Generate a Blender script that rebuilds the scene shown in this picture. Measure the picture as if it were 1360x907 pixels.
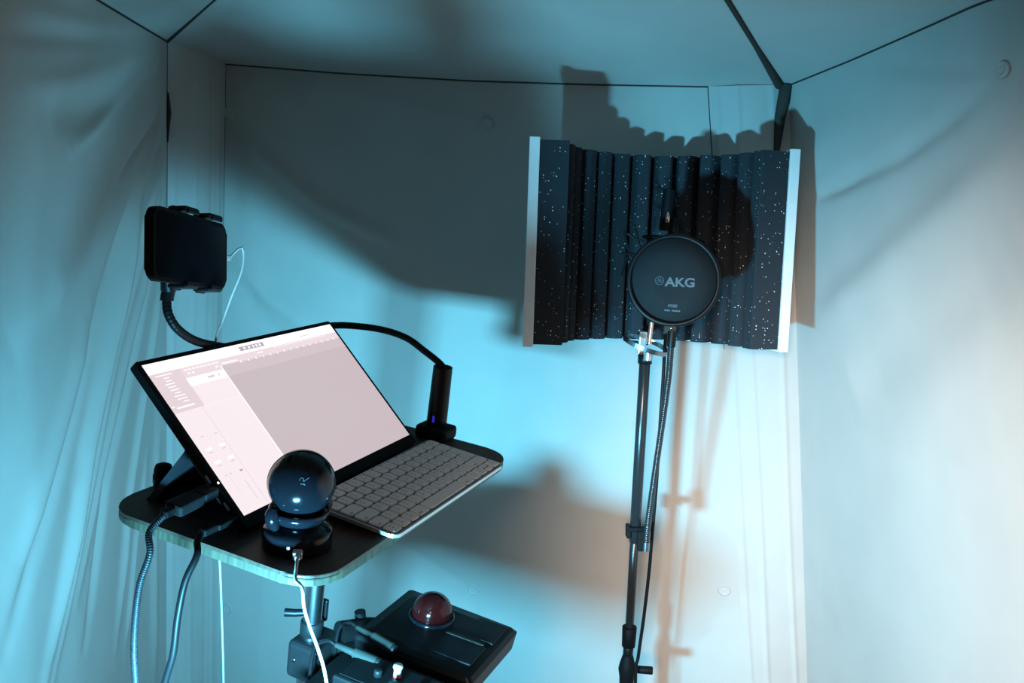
import bpy, bmesh, math, random
import numpy as np
from mathutils import Matrix, Vector

for o in list(bpy.data.objects):
    bpy.data.objects.remove(o)
SC = bpy.context.scene
COL = SC.collection
random.seed(4)

# ------------------------------------------------------------------ camera
FPX = 1157.0                      # focal length in pixels of the 1360 px wide frame
CAM = np.array([0.0, 0.0, 1.62])
PITCH, ROLL = math.radians(11.0), math.radians(4.5)
_cp, _sp, _cr, _sr = math.cos(PITCH), math.sin(PITCH), math.cos(ROLL), math.sin(ROLL)
CM = np.array([[_cr, -_sr, 0], [_sr, _cr, 0], [0, 0, 1]]) @ np.array([[1, 0, 0], [0, -_sp, -_cp], [0, _cp, -_sp]])
C_R, C_D, C_F = CM[0], CM[1], CM[2]      # right, down, forward of the camera in the world
cd = bpy.data.cameras.new('camera')
cam = bpy.data.objects.new('camera', cd)
COL.objects.link(cam)
cd.sensor_width = 36.0
cd.lens = FPX / 1360 * 36.0
cd.clip_start = 0.02
cam.matrix_world = Matrix(((C_R[0], -C_D[0], -C_F[0], CAM[0]), (C_R[1], -C_D[1], -C_F[1], CAM[1]),
                           (C_R[2], -C_D[2], -C_F[2], CAM[2]), (0, 0, 0, 1)))
SC.camera = cam

# ------------------------------------------------------------------ light
SC.view_settings.view_transform = 'Standard'
SC.view_settings.look = 'None'
SC.view_settings.gamma = 1.0
SC.view_settings.use_curve_mapping = False
SC.view_settings.exposure = 0.0
W = bpy.data.worlds.new('world')
SC.world = W
W.use_nodes = True
W.node_tree.nodes['Background'].inputs[0].default_value = (1.0, 0.70, 0.48, 1)
W.node_tree.nodes['Background'].inputs[1].default_value = 0.075


def look(o, p, q):
    d = (Vector(q) - Vector(p)).normalized()
    o.location = p
    o.rotation_euler = d.to_track_quat('-Z', 'Y').to_euler()


# cyan LED panel standing low in front of the desk
ld = bpy.data.lights.new('cyan_led_panel_light', 'AREA')
ld.shape = 'RECTANGLE'
ld.size, ld.size_y = 0.075, 0.05
ld.energy = 24.5
ld.color = (0.14, 0.63, 0.92)
lo = bpy.data.objects.new('cyan_led_panel_light', ld)
COL.objects.link(lo)
ld.spread = math.radians(134)
look(lo, (-0.212, 0.55, 1.085), (-0.02, 1.75, 0.88))
# warm room lamp shining in through the open front of the booth
wd = bpy.data.lights.new('warm_room_lamp', 'SPOT')
wd.energy = 370.0
wd.color = (1.0, 0.80, 0.66)
wd.spot_size = math.radians(46)
wd.spot_blend = 1.0
wd.shadow_soft_size = 0.16
wo = bpy.data.objects.new('warm_room_lamp', wd)
COL.objects.link(wo)
look(wo, (-0.12, -0.45, 1.72), (0.72, 1.18, 1.00))


# ------------------------------------------------------------------ helpers
def ray(px, py):
    return CM.T @ np.array([(px - 680) / FPX, (py - 453.5) / FPX, 1.0])


def at(px, py, depth):
    return CAM + ray(px, py) * depth


def MAT(name, col, rough=0.5, metal=0.0, spec=0.5, var=0.08, scale=60.0, bump=0.0, bscale=400.0, sheen=0.0):
    m = bpy.data.materials.new(name)
    m.use_nodes = True
    nt = m.node_tree
    b = nt.nodes['Principled BSDF']
    tc = nt.nodes.new('ShaderNodeTexCoord')
    nz = nt.nodes.new('ShaderNodeTexNoise')
    nz.inputs['Scale'].default_value = scale
    nz.inputs['Detail'].default_value = 4
    nt.links.new(tc.outputs['Object'], nz.inputs['Vector'])
    rp = nt.nodes.new('ShaderNodeValToRGB')
    rp.color_ramp.elements[0].position = 0.3
    rp.color_ramp.elements[1].position = 0.7
    rp.color_ramp.elements[0].color = (*[c * (1 - var) for c in col], 1)
    rp.color_ramp.elements[1].color = (*[min(1, c * (1 + var)) for c in col], 1)
    nt.links.new(nz.outputs['Fac'], rp.inputs['Fac'])
    nt.links.new(rp.outputs['Color'], b.inputs['Base Color'])
    b.inputs['Roughness'].default_value = rough
    b.inputs['Metallic'].default_value = metal
    b.inputs['Specular IOR Level'].default_value = spec
    if sheen:
        b.inputs['Sheen Weight'].default_value = sheen
    if bump:
        n2 = nt.nodes.new('ShaderNodeTexNoise')
        n2.inputs['Scale'].default_value = bscale
        nt.links.new(tc.outputs['Object'], n2.inputs['Vector'])
        bp = nt.nodes.new('ShaderNodeBump')
        bp.inputs['Strength'].default_value = bump
        bp.inputs['Distance'].default_value = 0.001
        nt.links.new(n2.outputs['Fac'], bp.inputs['Height'])
        nt.links.new(bp.outputs['Normal'], b.inputs['Normal'])
    return m


def EMIT(name, col, strength):
    m = bpy.data.materials.new(name)
    m.use_nodes = True
    b = m.node_tree.nodes['Principled BSDF']
    b.inputs['Base Color'].default_value = (0.02, 0.02, 0.02, 1)
    b.inputs['Roughness'].default_value = 0.25
    b.inputs['Emission Color'].default_value = (*col, 1)
    b.inputs['Emission Strength'].default_value = strength
    return m


M = {}
M['fabric'] = MAT('tent_fabric', (0.43, 0.415, 0.395), 0.9, spec=0.12, var=0.035, scale=9, bump=0.12, bscale=900)
M['strip'] = MAT('tent_corner_fabric', (0.43, 0.42, 0.405), 0.88, spec=0.14, var=0.03, scale=12, bump=0.1, bscale=900)
M['piping'] = MAT('seam_piping', (0.05, 0.042, 0.036), 0.85, spec=0.1)  # brown of the seam piping, also painting shade in roof and corner creases
M['carpet'] = MAT('floor_carpet', (0.10, 0.095, 0.09), 0.95, spec=0.1, bump=0.5, bscale=300)
M['black'] = MAT('black_plastic', (0.005, 0.0055, 0.007), 0.40, spec=0.2)
M['matte'] = MAT('black_matte_plastic', (0.0035, 0.0035, 0.004), 0.62, spec=0.12, bump=0.1)
M['gloss'] = MAT('black_glossy_plastic', (0.005, 0.006, 0.009), 0.13, spec=0.32, var=0.02)
M['rubber'] = MAT('black_rubber', (0.005, 0.005, 0.006), 0.45, spec=0.15)
M['grey'] = MAT('dark_grey_plastic', (0.009, 0.0095, 0.011), 0.5, spec=0.2)
M['midgrey'] = MAT('grey_plastic', (0.022, 0.024, 0.022), 0.65, spec=0.12)
M['steel'] = MAT('brushed_steel', (0.30, 0.31, 0.33), 0.28, metal=1.0, var=0.05, scale=200)
M['darksteel'] = MAT('black_painted_steel', (0.03, 0.032, 0.036), 0.25, metal=0.4, spec=0.6)
M['alu'] = MAT('silver_aluminium', (0.72, 0.73, 0.75), 0.3, metal=0.85, var=0.03)
M['copper'] = MAT('brass_tube', (0.80, 0.56, 0.46), 0.28, metal=0.9)
M['key'] = MAT('white_key_plastic', (0.62, 0.62, 0.63), 0.5, var=0.02)
M['legend'] = MAT('key_legend_print', (0.22, 0.22, 0.23), 0.6)
M['white'] = MAT('white_laminate', (0.78, 0.78, 0.78), 0.5, var=0.02)
M['cable_white'] = MAT('white_cable', (0.45, 0.44, 0.44), 0.45, var=0.02)
M['red'] = MAT('red_connector', (0.55, 0.03, 0.03), 0.4)
M['print'] = MAT('grey_print', (0.10, 0.11, 0.13), 0.6, var=0.02)
M['mesh'] = MAT('pop_filter_fabric', (0.016, 0.017, 0.019), 0.75, spec=0.2, bump=0.4, bscale=2500)
M['blue'] = MAT('blue_plastic', (0.12, 0.35, 0.75), 0.35)  # blue light on the clamp's face, put into the colour
M['led_white'] = EMIT('white_led', (0.75, 0.88, 1.0), 6.0)
M['led_blue'] = EMIT('blue_led', (0.25, 0.5, 1.0), 5.0)
M['led_indigo'] = EMIT('indigo_led', (0.06, 0.03, 0.9), 0.45)

# wood: dark walnut top, pale ply edge with grain across
def wood(name, c1, c2, sc, rough):
    m = bpy.data.materials.new(name)
    m.use_nodes = True
    nt = m.node_tree
    b = nt.nodes['Principled BSDF']
    tc = nt.nodes.new('ShaderNodeTexCoord')
    mp = nt.nodes.new('ShaderNodeMapping')
    mp.inputs['Scale'].default_value = sc
    nz = nt.nodes.new('ShaderNodeTexNoise')
    nz.inputs['Scale'].default_value = 1.0
    nz.inputs['Detail'].default_value = 6
    rp = nt.nodes.new('ShaderNodeValToRGB')
    rp.color_ramp.elements[0].position = 0.35
    rp.color_ramp.elements[1].position = 0.65
    rp.color_ramp.elements[0].color = (*c1, 1)
    rp.color_ramp.elements[1].color = (*c2, 1)
    nt.links.new(tc.outputs['Object'], mp.inputs['Vector'])
    nt.links.new(mp.outputs['Vector'], nz.inputs['Vector'])
    nt.links.new(nz.outputs['Fac'], rp.inputs['Fac'])
    nt.links.new(rp.outputs['Color'], b.inputs['Base Color'])
    b.inputs['Roughness'].default_value = rough
    return m
M['wood_top'] = wood('dark_wood_top', (0.035, 0.024, 0.018), (0.06, 0.04, 0.03), (14, 160, 40), 0.5)
M['wood_edge'] = wood('wood_edge_band', (0.034, 0.033, 0.021), (0.066, 0.062, 0.041), (260, 260, 8), 0.6)


def foam_mat():
    m = bpy.data.materials.new('speckled_charcoal_foam')
    m.use_nodes = True
    nt = m.node_tree
    b = nt.nodes['Principled BSDF']
    tc = nt.nodes.new('ShaderNodeTexCoord')
    v = nt.nodes.new('ShaderNodeTexVoronoi')
    v.inputs['Scale'].default_value = 230
    nt.links.new(tc.outputs['Object'], v.inputs['Vector'])
    sep = nt.nodes.new('ShaderNodeSeparateColor')
    nt.links.new(v.outputs['Color'], sep.inputs['Color'])
    # a fleck only in some cells, of a size that differs from cell to cell
    th = nt.nodes.new('ShaderNodeMapRange')
    th.inputs['From Min'].default_value = 0.60
    th.inputs['From Max'].default_value = 1.0
    th.inputs['To Min'].default_value = 0.0
    th.inputs['To Max'].default_value = 0.24
    nt.links.new(sep.outputs['Red'], th.inputs['Value'])
    lt = nt.nodes.new('ShaderNodeMath')
    lt.operation = 'LESS_THAN'
    nt.links.new(v.outputs['Distance'], lt.inputs[0])
    nt.links.new(th.outputs['Result'], lt.inputs[1])
    mx = nt.nodes.new('ShaderNodeMix')
    mx.data_type = 'RGBA'
    mx.inputs['A'].default_value = (0.030, 0.034, 0.041, 1)
    mx.inputs['B'].default_value = (0.85, 0.85, 0.82, 1)
    nt.links.new(lt.outputs[0], mx.inputs['Factor'])
    nt.links.new(mx.outputs['Result'], b.inputs['Base Color'])
    b.inputs['Roughness'].default_value = 0.95
    b.inputs['Specular IOR Level'].default_value = 0.1
    nz = nt.nodes.new('ShaderNodeTexNoise')
    nz.inputs['Scale'].default_value = 700
    nt.links.new(tc.outputs['Object'], nz.inputs['Vector'])
    bp = nt.nodes.new('ShaderNodeBump')
    bp.inputs['Strength'].default_value = 0.5
    bp.inputs['Distance'].default_value = 0.002
    nt.links.new(nz.outputs['Fac'], bp.inputs['Height'])
    nt.links.new(bp.outputs['Normal'], b.inputs['Normal'])
    return m
M['foam'] = foam_mat()


class MB:
    """collects shapes, then links them as one mesh object"""
    def __init__(s):
        s.v, s.f, s.mi, s.sm = [], [], [], []

    def add(s, vs, fs, mi=0, smooth=False):
        n = len(s.v)
        s.v += [tuple(map(float, p)) for p in vs]
        s.f += [tuple(i + n for i in f) for f in fs]
        s.mi += [mi] * len(fs)
        s.sm += [smooth] * len(fs)
        return s

    def bm_add(s, bm, mi=0, smooth=False):
        bm.verts.ensure_lookup_table()
        bm.verts.index_update()
        s.add([v.co[:] for v in bm.verts], [[v.index for v in f.verts] for f in bm.faces], mi, smooth)
        bm.free()
        return s

    def box(s, c, size, bev=0.0, seg=2, rot=None, mi=0, smooth=False):
        bm = bmesh.new()
        bmesh.ops.create_cube(bm, size=1.0)
        bmesh.ops.scale(bm, vec=size, verts=bm.verts)
        if bev:
            bmesh.ops.bevel(bm, geom=list(bm.edges), offset=bev, segments=seg, profile=0.5, affect='EDGES')
        if rot is not None:
            bmesh.ops.transform(bm, matrix=rot.to_4x4(), verts=bm.verts)
        bmesh.ops.translate(bm, vec=c, verts=bm.verts)
        return s.bm_add(bm, mi, smooth)

    def prism(s, poly, z0, z1, bev=0.0, mi=0, seg=2, smooth=False):
        """poly in xy, extruded along z"""
        bm = bmesh.new()
        bot = [bm.verts.new((x, y, z0)) for x, y in poly]
        top = [bm.verts.new((x, y, z1)) for x, y in poly]
        n = len(poly)
        fb = bm.faces.new(bot[::-1])
        ft = bm.faces.new(top)
        for i in range(n):
            bm.faces.new((bot[i], bot[(i + 1) % n], top[(i + 1) % n], top[i]))
        if bev:
            ed = [e for e in bm.edges if e in fb.edges[:] or e in ft.edges[:]]
            bmesh.ops.bevel(bm, geom=ed, offset=bev, segments=seg, profile=0.5, affect='EDGES')
        return s.bm_add(bm, mi, smooth)

    def tube(s, pts, r, n=12, mi=0, caps=True, ripple=None):
        pts = [Vector(p) for p in pts]
        m = len(pts)
        rs = [r] * m if not hasattr(r, '__len__') else list(r)
        t0 = (pts[1] - pts[0]).normalized()
        up = Vector((0, 0, 1)) if abs(t0.z) < 0.9 else Vector((1, 0, 0))
        nx = t0.cross(up).normalized()
        vs, fs = [], []
        for i in range(m):
            t = (pts[min(i + 1, m - 1)] - pts[max(i - 1, 0)]).normalized()
            nx = (nx - t * nx.dot(t)).normalized()
            ny = t.cross(nx)
            for k in range(n):
                a = 2 * math.pi * k / n
                vs.append(pts[i] + (nx * math.cos(a) + ny * math.sin(a)) * rs[i])
        for i in range(m - 1):
            for k in range(n):
                fs.append((i * n + k, i * n + (k + 1) % n, (i + 1) * n + (k + 1) % n, (i + 1) * n + k))
        s.add(vs, fs, mi, True)
        if caps:
            s.add([vs[k] for k in range(n)][::-1], [tuple(range(n))], mi)
            s.add([vs[(m - 1) * n + k] for k in range(n)], [tuple(range(n))], mi)
        return s

    def lathe(s, prof, n=32, c=(0, 0, 0), mi=0, mat=None, smooth=True):
        """profile of (r, z); axis z"""
        vs, fs = [], []
        m = len(prof)
        for r, z in prof:
            for k in range(n):
                a = 2 * math.pi * k / n
                p = Vector((r * math.cos(a), r * math.sin(a), z))
                if mat is not None:
                    p = mat @ p
                vs.append(p + Vector(c))
        for i in range(m - 1):
            for k in range(n):
                fs.append((i * n + k, i * n + (k + 1) % n, (i + 1) * n + (k + 1) % n, (i + 1) * n + k))
        fs.append(tuple(range(n))[::-1])
        fs.append(tuple((m - 1) * n + k for k in range(n)))
        return s.add(vs, fs, mi, smooth)

    def torus(s, R, r, n=64, k=12, mat=None, c=(0, 0, 0), mi=0, sx=1.0, sy=1.0):
        vs, fs = [], []
        for i in range(n):
            a = 2 * math.pi * i / n
            for j in range(k):
                b = 2 * math.pi * j / k
                rr = R + r * math.cos(b)
                p = Vector((rr * math.cos(a) * sx, rr * math.sin(a) * sy, r * math.sin(b)))
                if mat is not None:
                    p = mat @ p
                vs.append(p + Vector(c))
        for i in range(n):
            for j in range(k):
                fs.append((i * k + j, ((i + 1) % n) * k + j, ((i + 1) % n) * k + (j + 1) % k, i * k + (j + 1) % k))
        return s.add(vs, fs, mi, True)

    def build(s, name, mats, parent=None):
        me = bpy.data.meshes.new(name)
        me.from_pydata(s.v, [], s.f)
        mats = mats if isinstance(mats, (list, tuple)) else [mats]
        for m in mats:
            me.materials.append(M[m] if isinstance(m, str) else m)
        me.polygons.foreach_set('material_index', s.mi)
        me.polygons.foreach_set('use_smooth', s.sm)
        me.update()
        o = bpy.data.objects.new(name, me)
        COL.objects.link(o)
        if parent is not None:
            o.parent = parent
        return o


def tag(o, label=None, cat=None, group=None, kind=None):
    if label: o['label'] = label
    if cat: o['category'] = cat
    if group: o['group'] = group
    if kind: o['kind'] = kind
    return o


def thing(name, label, cat, mat, group=None):
    o = bpy.data.objects.new(name, None)
    o.empty_display_size = 0.05
    COL.objects.link(o)
    o.matrix_world = mat
    return tag(o, label, cat, group)


def smooth_path(pts, per=10):
    """Catmull-Rom through the points"""
    P = [np.array(p, float) for p in pts]
    P = [2 * P[0] - P[1]] + P + [2 * P[-1] - P[-2]]
    out = []
    for i in range(1, len(P) - 2):
        for k in range(per):
            t = k / per
            out.append(0.5 * ((2 * P[i]) + (-P[i - 1] + P[i + 1]) * t + (2 * P[i - 1] - 5 * P[i] + 4 * P[i + 1] - P[i + 2]) * t * t
                              + (-P[i - 1] + 3 * P[i] - 3 * P[i + 1] + P[i + 2]) * t ** 3))
    out.append(P[-2])
    return out


def resample(pts, step):
    P = np.array(pts)
    d = np.r_[0, np.cumsum(np.linalg.norm(np.diff(P, axis=0), axis=1))]
    n = max(2, int(d[-1] / step))
    t = np.linspace(0, d[-1], n)
    return [np.array([np.interp(x, d, P[:, k]) for k in range(3)]) for x in t]


def rounded_rect(x0, x1, y0, y1, r, n=6):
    out = []
    for cx, cy, a0 in ((x1 - r, y0 + r, -90), (x1 - r, y1 - r, 0), (x0 + r, y1 - r, 90), (x0 + r, y0 + r, 180)):
        for k in range(n + 1):
            a = math.radians(a0 + 90 * k / n)
            out.append((cx + r * math.cos(a), cy + r * math.sin(a)))
    return out


def text_mesh(body, size, offset=0.0, extrude=0.0):
    c = bpy.data.curves.new('lettering', 'FONT')
    c.body = body
    c.size = size
    c.offset = offset
    c.extrude = extrude
    c.align_x = 'CENTER'
    c.align_y = 'CENTER'
    o = bpy.data.objects.new('lettering', c)
    COL.objects.link(o)
    dg = bpy.context.evaluated_depsgraph_get()
    me = bpy.data.meshes.new_from_object(o.evaluated_get(dg))
    vs = [v.co[:] for v in me.vertices]
    fs = [tuple(p.vertices) for p in me.polygons]
    bpy.data.objects.remove(o)
    return vs, fs


# ------------------------------------------------------------------ the booth: walls, corner strips, roof
ZR = 1.83


class Wall:
    """a fabric wall along the plan line p0 -> p1; normal points into the booth.
    fan: the wall widens downwards along its own line; flare: its foot stands out in x"""
    def __init__(s, p0, p1, nsign, fan=0.0, flare=0.0):
        s.p0 = np.array(p0, float)
        s.d = np.array(p1, float) - s.p0
        s.L = np.linalg.norm(s.d)
        s.d /= s.L
        s.n = np.array([s.d[1], -s.d[0]]) * nsign
        s.fan, s.flare = fan, flare

    def hit(s, px, py):
        r = ray(px, py)
        den = np.dot(r[:2], s.n) + s.flare * r[2] * s.n[0]
        num = np.dot(s.p0 - CAM[:2], s.n) + s.flare * (ZR - CAM[2]) * s.n[0]
        p = CAM + (num / den) * r
        q = p[:2] - np.array([s.flare * (ZR - p[2]), 0]) - s.p0
        return np.dot(q, s.d) / (1 + s.fan * (ZR - p[2]) / s.L), p[2]

    def xy(s, U, Z, off):
        u = U * (1 + s.fan * (ZR - Z) / s.L)
        return s.p0[0] + s.d[0] * u + s.n[0] * off + s.flare * (ZR - Z), s.p0[1] + s.d[1] * u + s.n[1] * off

    def point(s, u, z, off=0.0):
        x, y = s.xy(u, z, off)
        return np.array([x, y, z])


BACK = Wall((-0.665, 1.975), (0.37, 1.715), 1, fan=0.19)
RIGHT = Wall((0.475, 1.68), (0.80, 0.00), 1, flare=0.17)
LEFT = Wall((-0.745, 1.84), (-0.54, 0.00), -1)


def fold_field(wall, folds, U, Z):
    off = np.zeros_like(U)
    for pts, wdt, amp in folds:
        P = np.array([wall.hit(*p) for p in pts])
        best = np.full(U.shape, 1e9)
        tt = np.zeros_like(U)
        seg = np.linalg.norm(np.diff(P, axis=0), axis=1)
        cum = np.r_[0, np.cumsum(seg)]
        for i in range(len(P) - 1):
            a, b = P[i], P[i + 1]
            ab = b - a
            t = np.clip(((U - a[0]) * ab[0] + (Z - a[1]) * ab[1]) / (ab @ ab), 0, 1)
            d = np.hypot(U - a[0] - t * ab[0], Z - a[1] - t * ab[1])
            m = d < best
            best = np.where(m, d, best)
            tt = np.where(m, (cum[i] + t * seg[i]) / cum[-1], tt)
        taper = np.clip(np.minimum(tt, 1 - tt) * 5, 0.12, 1) ** 0.7
        off += amp * np.exp(-(best / wdt) ** 2) * taper
    return off


def waves(U, Z, seed, amp):
    r = np.random.RandomState(seed)
    o = np.zeros_like(U)
    for k in range(9):
        fx, fz = r.uniform(1.5, 7), r.uniform(-2.5, 2.5)
        o += np.sin(fx * U * 2.2 + fz * Z * 2.0 + r.uniform(0, 6.28)) / (1 + k * 0.4)
    return o * amp


def grid_obj(name, P, mat, parent=None):
    """P: array (rows, cols, 3)"""
    nr, nc = P.shape[:2]
    me = bpy.data.meshes.new(name)
    idx = np.arange(nr * nc).reshape(nr, nc)
    F = np.stack([idx[:-1, :-1], idx[:-1, 1:], idx[1:, 1:], idx[1:, :-1]], -1).reshape(-1, 4)
    me.from_pydata(P.reshape(-1, 3).tolist(), [], F.tolist())
    me.polygons.foreach_set('use_smooth', [True] * len(F))
    me.materials.append(M[mat])
    me.update()
    o = bpy.data.objects.new(name, me)
    COL.objects.link(o)
    if parent is not None:
        o.parent = parent
    return o


def build_wall(name, wall, u0, u1, seam, folds, seed, amp, step=0.009):
    """seam: list of (u, z) of the top edge"""
    su = [a for a, b in seam]
    sz = [b for a, b in seam]
    us = np.linspace(u0, u1, int((u1 - u0) / step) + 2)
    top = np.interp(us, su, sz)
    vs = np.r_[np.linspace(0, 0.35, 14)[:-1], np.linspace(0.35, 1.0, int(1.25 / step))]
    U = np.broadcast_to(us, (len(vs), len(us)))
    Z = vs[:, None] * top[None, :]
    off = fold_field(wall, folds, U, Z) + waves(U, Z, seed, amp)
    edge = np.clip((1 - vs[:, None]) * 9, 0, 1) * np.clip((U - u0) * 14, 0, 1) * np.clip((u1 - U) * 14, 0, 1)
    off = off * edge
    X, Y = wall.xy(U, Z, off)
    P = np.stack([X, Y, Z], -1)
    o = grid_obj(name, P, 'fabric')
    tag(o, kind='structure')
    return o, [wall.point(u, np.interp(u, su, sz)) for u in np.linspace(u0, u1, 40)]


back_seam = sorted([BACK.hit(*p) for p in ((300, 85), (450, 97), (620, 107), (780, 112), (940, 115))])
ub0, ub1 = back_seam[0][0], back_seam[-1][0]
right_seam = sorted([RIGHT.hit(*p) for p in ((1048, 113), (1130, 80), (1210, 45), (1310, 0))])
ur0 = right_seam[0][0]
right_seam += [(right_seam[-1][0] + 0.5, right_seam[-1][1] + 0.01), (RIGHT.L + 0.3, right_seam[-1][1] - 0.03)]
left_seam = sorted([LEFT.hit(*p) for p in ((222, 55), (180, 30), (130, 0))])
ul0 = left_seam[0][0]
left_seam += [(left_seam[-1][0] + 0.6, left_seam[-1][1] + 0.03), (LEFT.L + 0.3, left_seam[-1][1])]

back_folds = [
    ([(302, 150), (345, 205), (430, 275), (540, 330)], 0.018, 0.014),
    ([(335, 98), (480, 125), (640, 163)], 0.014, 0.009),
    ([(300, 330), (350, 390), (420, 440)], 0.02, 0.010),
    ([(310, 380), (360, 440), (400, 500)], 0.03, -0.010),
    ([(800, 140), (870, 130), (940, 118)], 0.015, 0.004),
    ([(628, 790), (632, 860), (640, 920)], 0.006, -0.003),
    ([(622, 778), (570, 745), (500, 700)], 0.010, -0.004),
    ([(640, 778), (690, 740)], 0.010, -0.003),
    ([(960, 790), (945, 830), (930, 860)], 0.008, -0.004),
    ([(963, 790), (960, 840), (958, 920)], 0.009, -0.005),
    ([(965, 790), (975, 830)], 0.007, -0.003),
    ([(925, 470), (915, 600), (905, 760), (900, 907)], 0.02, 0.008),
]
right_folds = [
    ([(1330, 92), (1250, 94), (1180, 84), (1140, 82)], 0.010, -0.009),
    ([(1328, 100), (1240, 106), (1120, 112)], 0.018, 0.006),
    ([(1325, 100), (1270, 150), (1190, 210), (1080, 262)], 0.014, -0.012),
    ([(1338, 98), (1400, 60)], 0.015, -0.008),
    ([(1360, 190), (1250, 290), (1150, 380), (1080, 430)], 0.035, 0.012),
    ([(1360, 330), (1240, 420), (1130, 520)], 0.06, -0.010),
    ([(1060, 220), (1100, 180), (1200, 140)], 0.04, 0.008),
    ([(1080, 262), (1120, 245), (1150, 225)], 0.008, -0.004),
]
left_folds = [
    ([(218, 130), (190, 240), (160, 370), (110, 600), (60, 907)], 0.016, 0.020),
    ([(221, 140), (204, 230), (172, 330), (140, 450), (95, 640)], 0.011, 0.009),
    ([(222, 250), (206, 330), (168, 470), (128, 640), (100, 800)], 0.011, 0.008),
    ([(222, 160), (214, 240), (198, 320)], 0.011, -0.010),
    ([(200, 600), (180, 720), (165, 860)], 0.011, 0.007),
    ([(222, 62), (190, 100), (150, 150), (90, 200)], 0.012, 0.010),
    ([(222, 90), (205, 160), (160, 240)], 0.010, -0.010),
    ([(220, 150), (205, 240), (190, 330), (150, 480), (105, 700), (70, 907)], 0.012, 0.011),
    ([(216, 160), (175, 290), (140, 400), (80, 600), (10, 860)], 0.020, -0.014),
    ([(222, 200), (212, 300), (185, 450), (140, 640), (110, 860)], 0.012, -0.012),
    ([(222, 330), (200, 480), (170, 650), (150, 860)], 0.014, 0.010),
    ([(210, 62), (150, 90), (80, 110), (20, 115)], 0.022, 0.012),
    ([(215, 75), (160, 130), (60, 160)], 0.03, -0.012),
    ([(185, 36), (110, 30), (20, 8)], 0.016, 0.014),
    ([(190, 45), (110, 48), (0, 40)], 0.016, -0.014),
    ([(214, 110), (150, 220), (60, 380), (0, 470)], 0.04, 0.016),
    ([(120, 420), (60, 620), (20, 760)], 0.03, 0.010),
    ([(215, 560), (208, 700), (205, 900)], 0.02, 0.008),
]
wall_back, sb = build_wall('wall_back', BACK, ub0, ub1, back_seam, back_folds, 3, 0.0016)
wall_right, sr = build_wall('wall_right', RIGHT, ur0, RIGHT.L + 0.25, right_seam, right_folds, 5, 0.0022)
wall_left, sl = build_wall('wall_left', LEFT, ul0, LEFT.L + 0.25, left_seam, left_folds, 8, 0.0028, step=0.005)


# corner strips: a band of cloth with stitched ridges between the walls
def strip(name, fa, fb, za, zb, ridges, bulge, lean):
    """fa, fb: functions of height giving the two edges"""
    nu, nv = 44, 150
    P = np.zeros((nv, nu, 3))
    ctr = np.array([-0.1, 1.0])
    for j in range(nv):
        v = j / (nv - 1)
        for i in range(nu):
            u = i / (nu - 1)
            z = (za * (1 - u) + zb * u) * v
            a, b = fa(z)[:2], fb(z)[:2]
            d = (b - a) / np.linalg.norm(b - a)
            n = np.array([d[1], -d[0]])
            if np.dot(n, ctr - a) < 0:
                n = -n
            q = a * (1 - u) + b * u
            off = bulge * math.sin(math.pi * u) + lean * math.sin(7 * v + 3 * u) * math.sin(math.pi * u)
            for ru, ra in ridges:
                w = ru + 0.03 * math.sin(9 * v + ru * 7) * (1 - v)
                off += ra * math.exp(-((u - w) / 0.035) ** 2)
            P[j, i] = (*(q + n * off), z)
    o = grid_obj(name, P, 'strip')
    tag(o, kind='structure')
    return o


edge_l = lambda z: LEFT.point(ul0, z)
edge_bl = lambda z: BACK.point(ub0, z)
edge_br = lambda z: BACK.point(ub1, z)
edge_r = lambda z: RIGHT.point(ur0, z)
strip_l = strip('trim_1', edge_l, edge_bl, sl[0][2], sb[0][2], [(0.10, 0.0018), (0.42, 0.0012), (0.70, -0.0012), (0.86, 0.0015)], 0.008, 0.006)
strip_r = strip('trim_2', edge_br, edge_r, sb[-1][2], sr[0][2], [(0.10, 0.003), (0.36, 0.003), (0.80, 0.003)], 0.007, 0.003)

# roof: cloth panels that run from the wall tops up to one apex
n1 = np.cross(ray(222, 55), ray(285, 0))
n2 = np.cross(ray(1040, 112), ray(970, 0))
adir = np.cross(n1, n2)
adir = adir / adir[1]
APEX = CAM + adir * 0.80
back_edge = [sl[0]] + [sl[0] + (sb[0] - sl[0]) * t for t in (0.25, 0.5, 0.75)] + sb + \
            [sb[-1] + (sr[0] - sb[-1]) * t for t in (0.33, 0.66)] + [sr[0]]


def roof_panel(name, edge, sag, seed):
    E = np.array(resample(edge, 0.014))
    nt = 60
    ts = np.linspace(0, 1, nt) ** 1.0
    P = np.zeros((nt, len(E), 3))
    for j, t in enumerate(ts):
        t = min(t, 0.985)
        P[j] = E * (1 - t) + APEX * t
        s = np.linspace(0, 1, len(E))
        P[j, :, 2] += sag * math.sin(math.pi * min(1, t * 1.2)) * np.sin(math.pi * s) + \
            0.0035 * math.sin(math.pi * t) * np.sin(s * 11 + seed + 4 * t) * np.sin(math.pi * s)
    o = grid_obj(name, P, 'fabric')
    return o


ceiling = roof_panel('ceiling', back_edge, 0.03, 1)
tag(ceiling, kind='structure')
roof_l = roof_panel('roof_panel', sl, 0.03, 2)
roof_l.parent = ceiling
roof_r = roof_panel('roof_panel', sr, 0.02, 3)
roof_r.parent = ceiling


def piping(name, pts, r, parent, inset=0.0):
    return MB().tube(resample(pts, 0.03), r, 8).build(name, 'piping', parent)


piping('seam_piping', [p + np.array([0, -0.001, 0]) for p in sb], 0.0022, ceiling)
piping('seam_piping', sr, 0.0020, ceiling)
piping('seam_piping', sl, 0.0026, ceiling)


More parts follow.
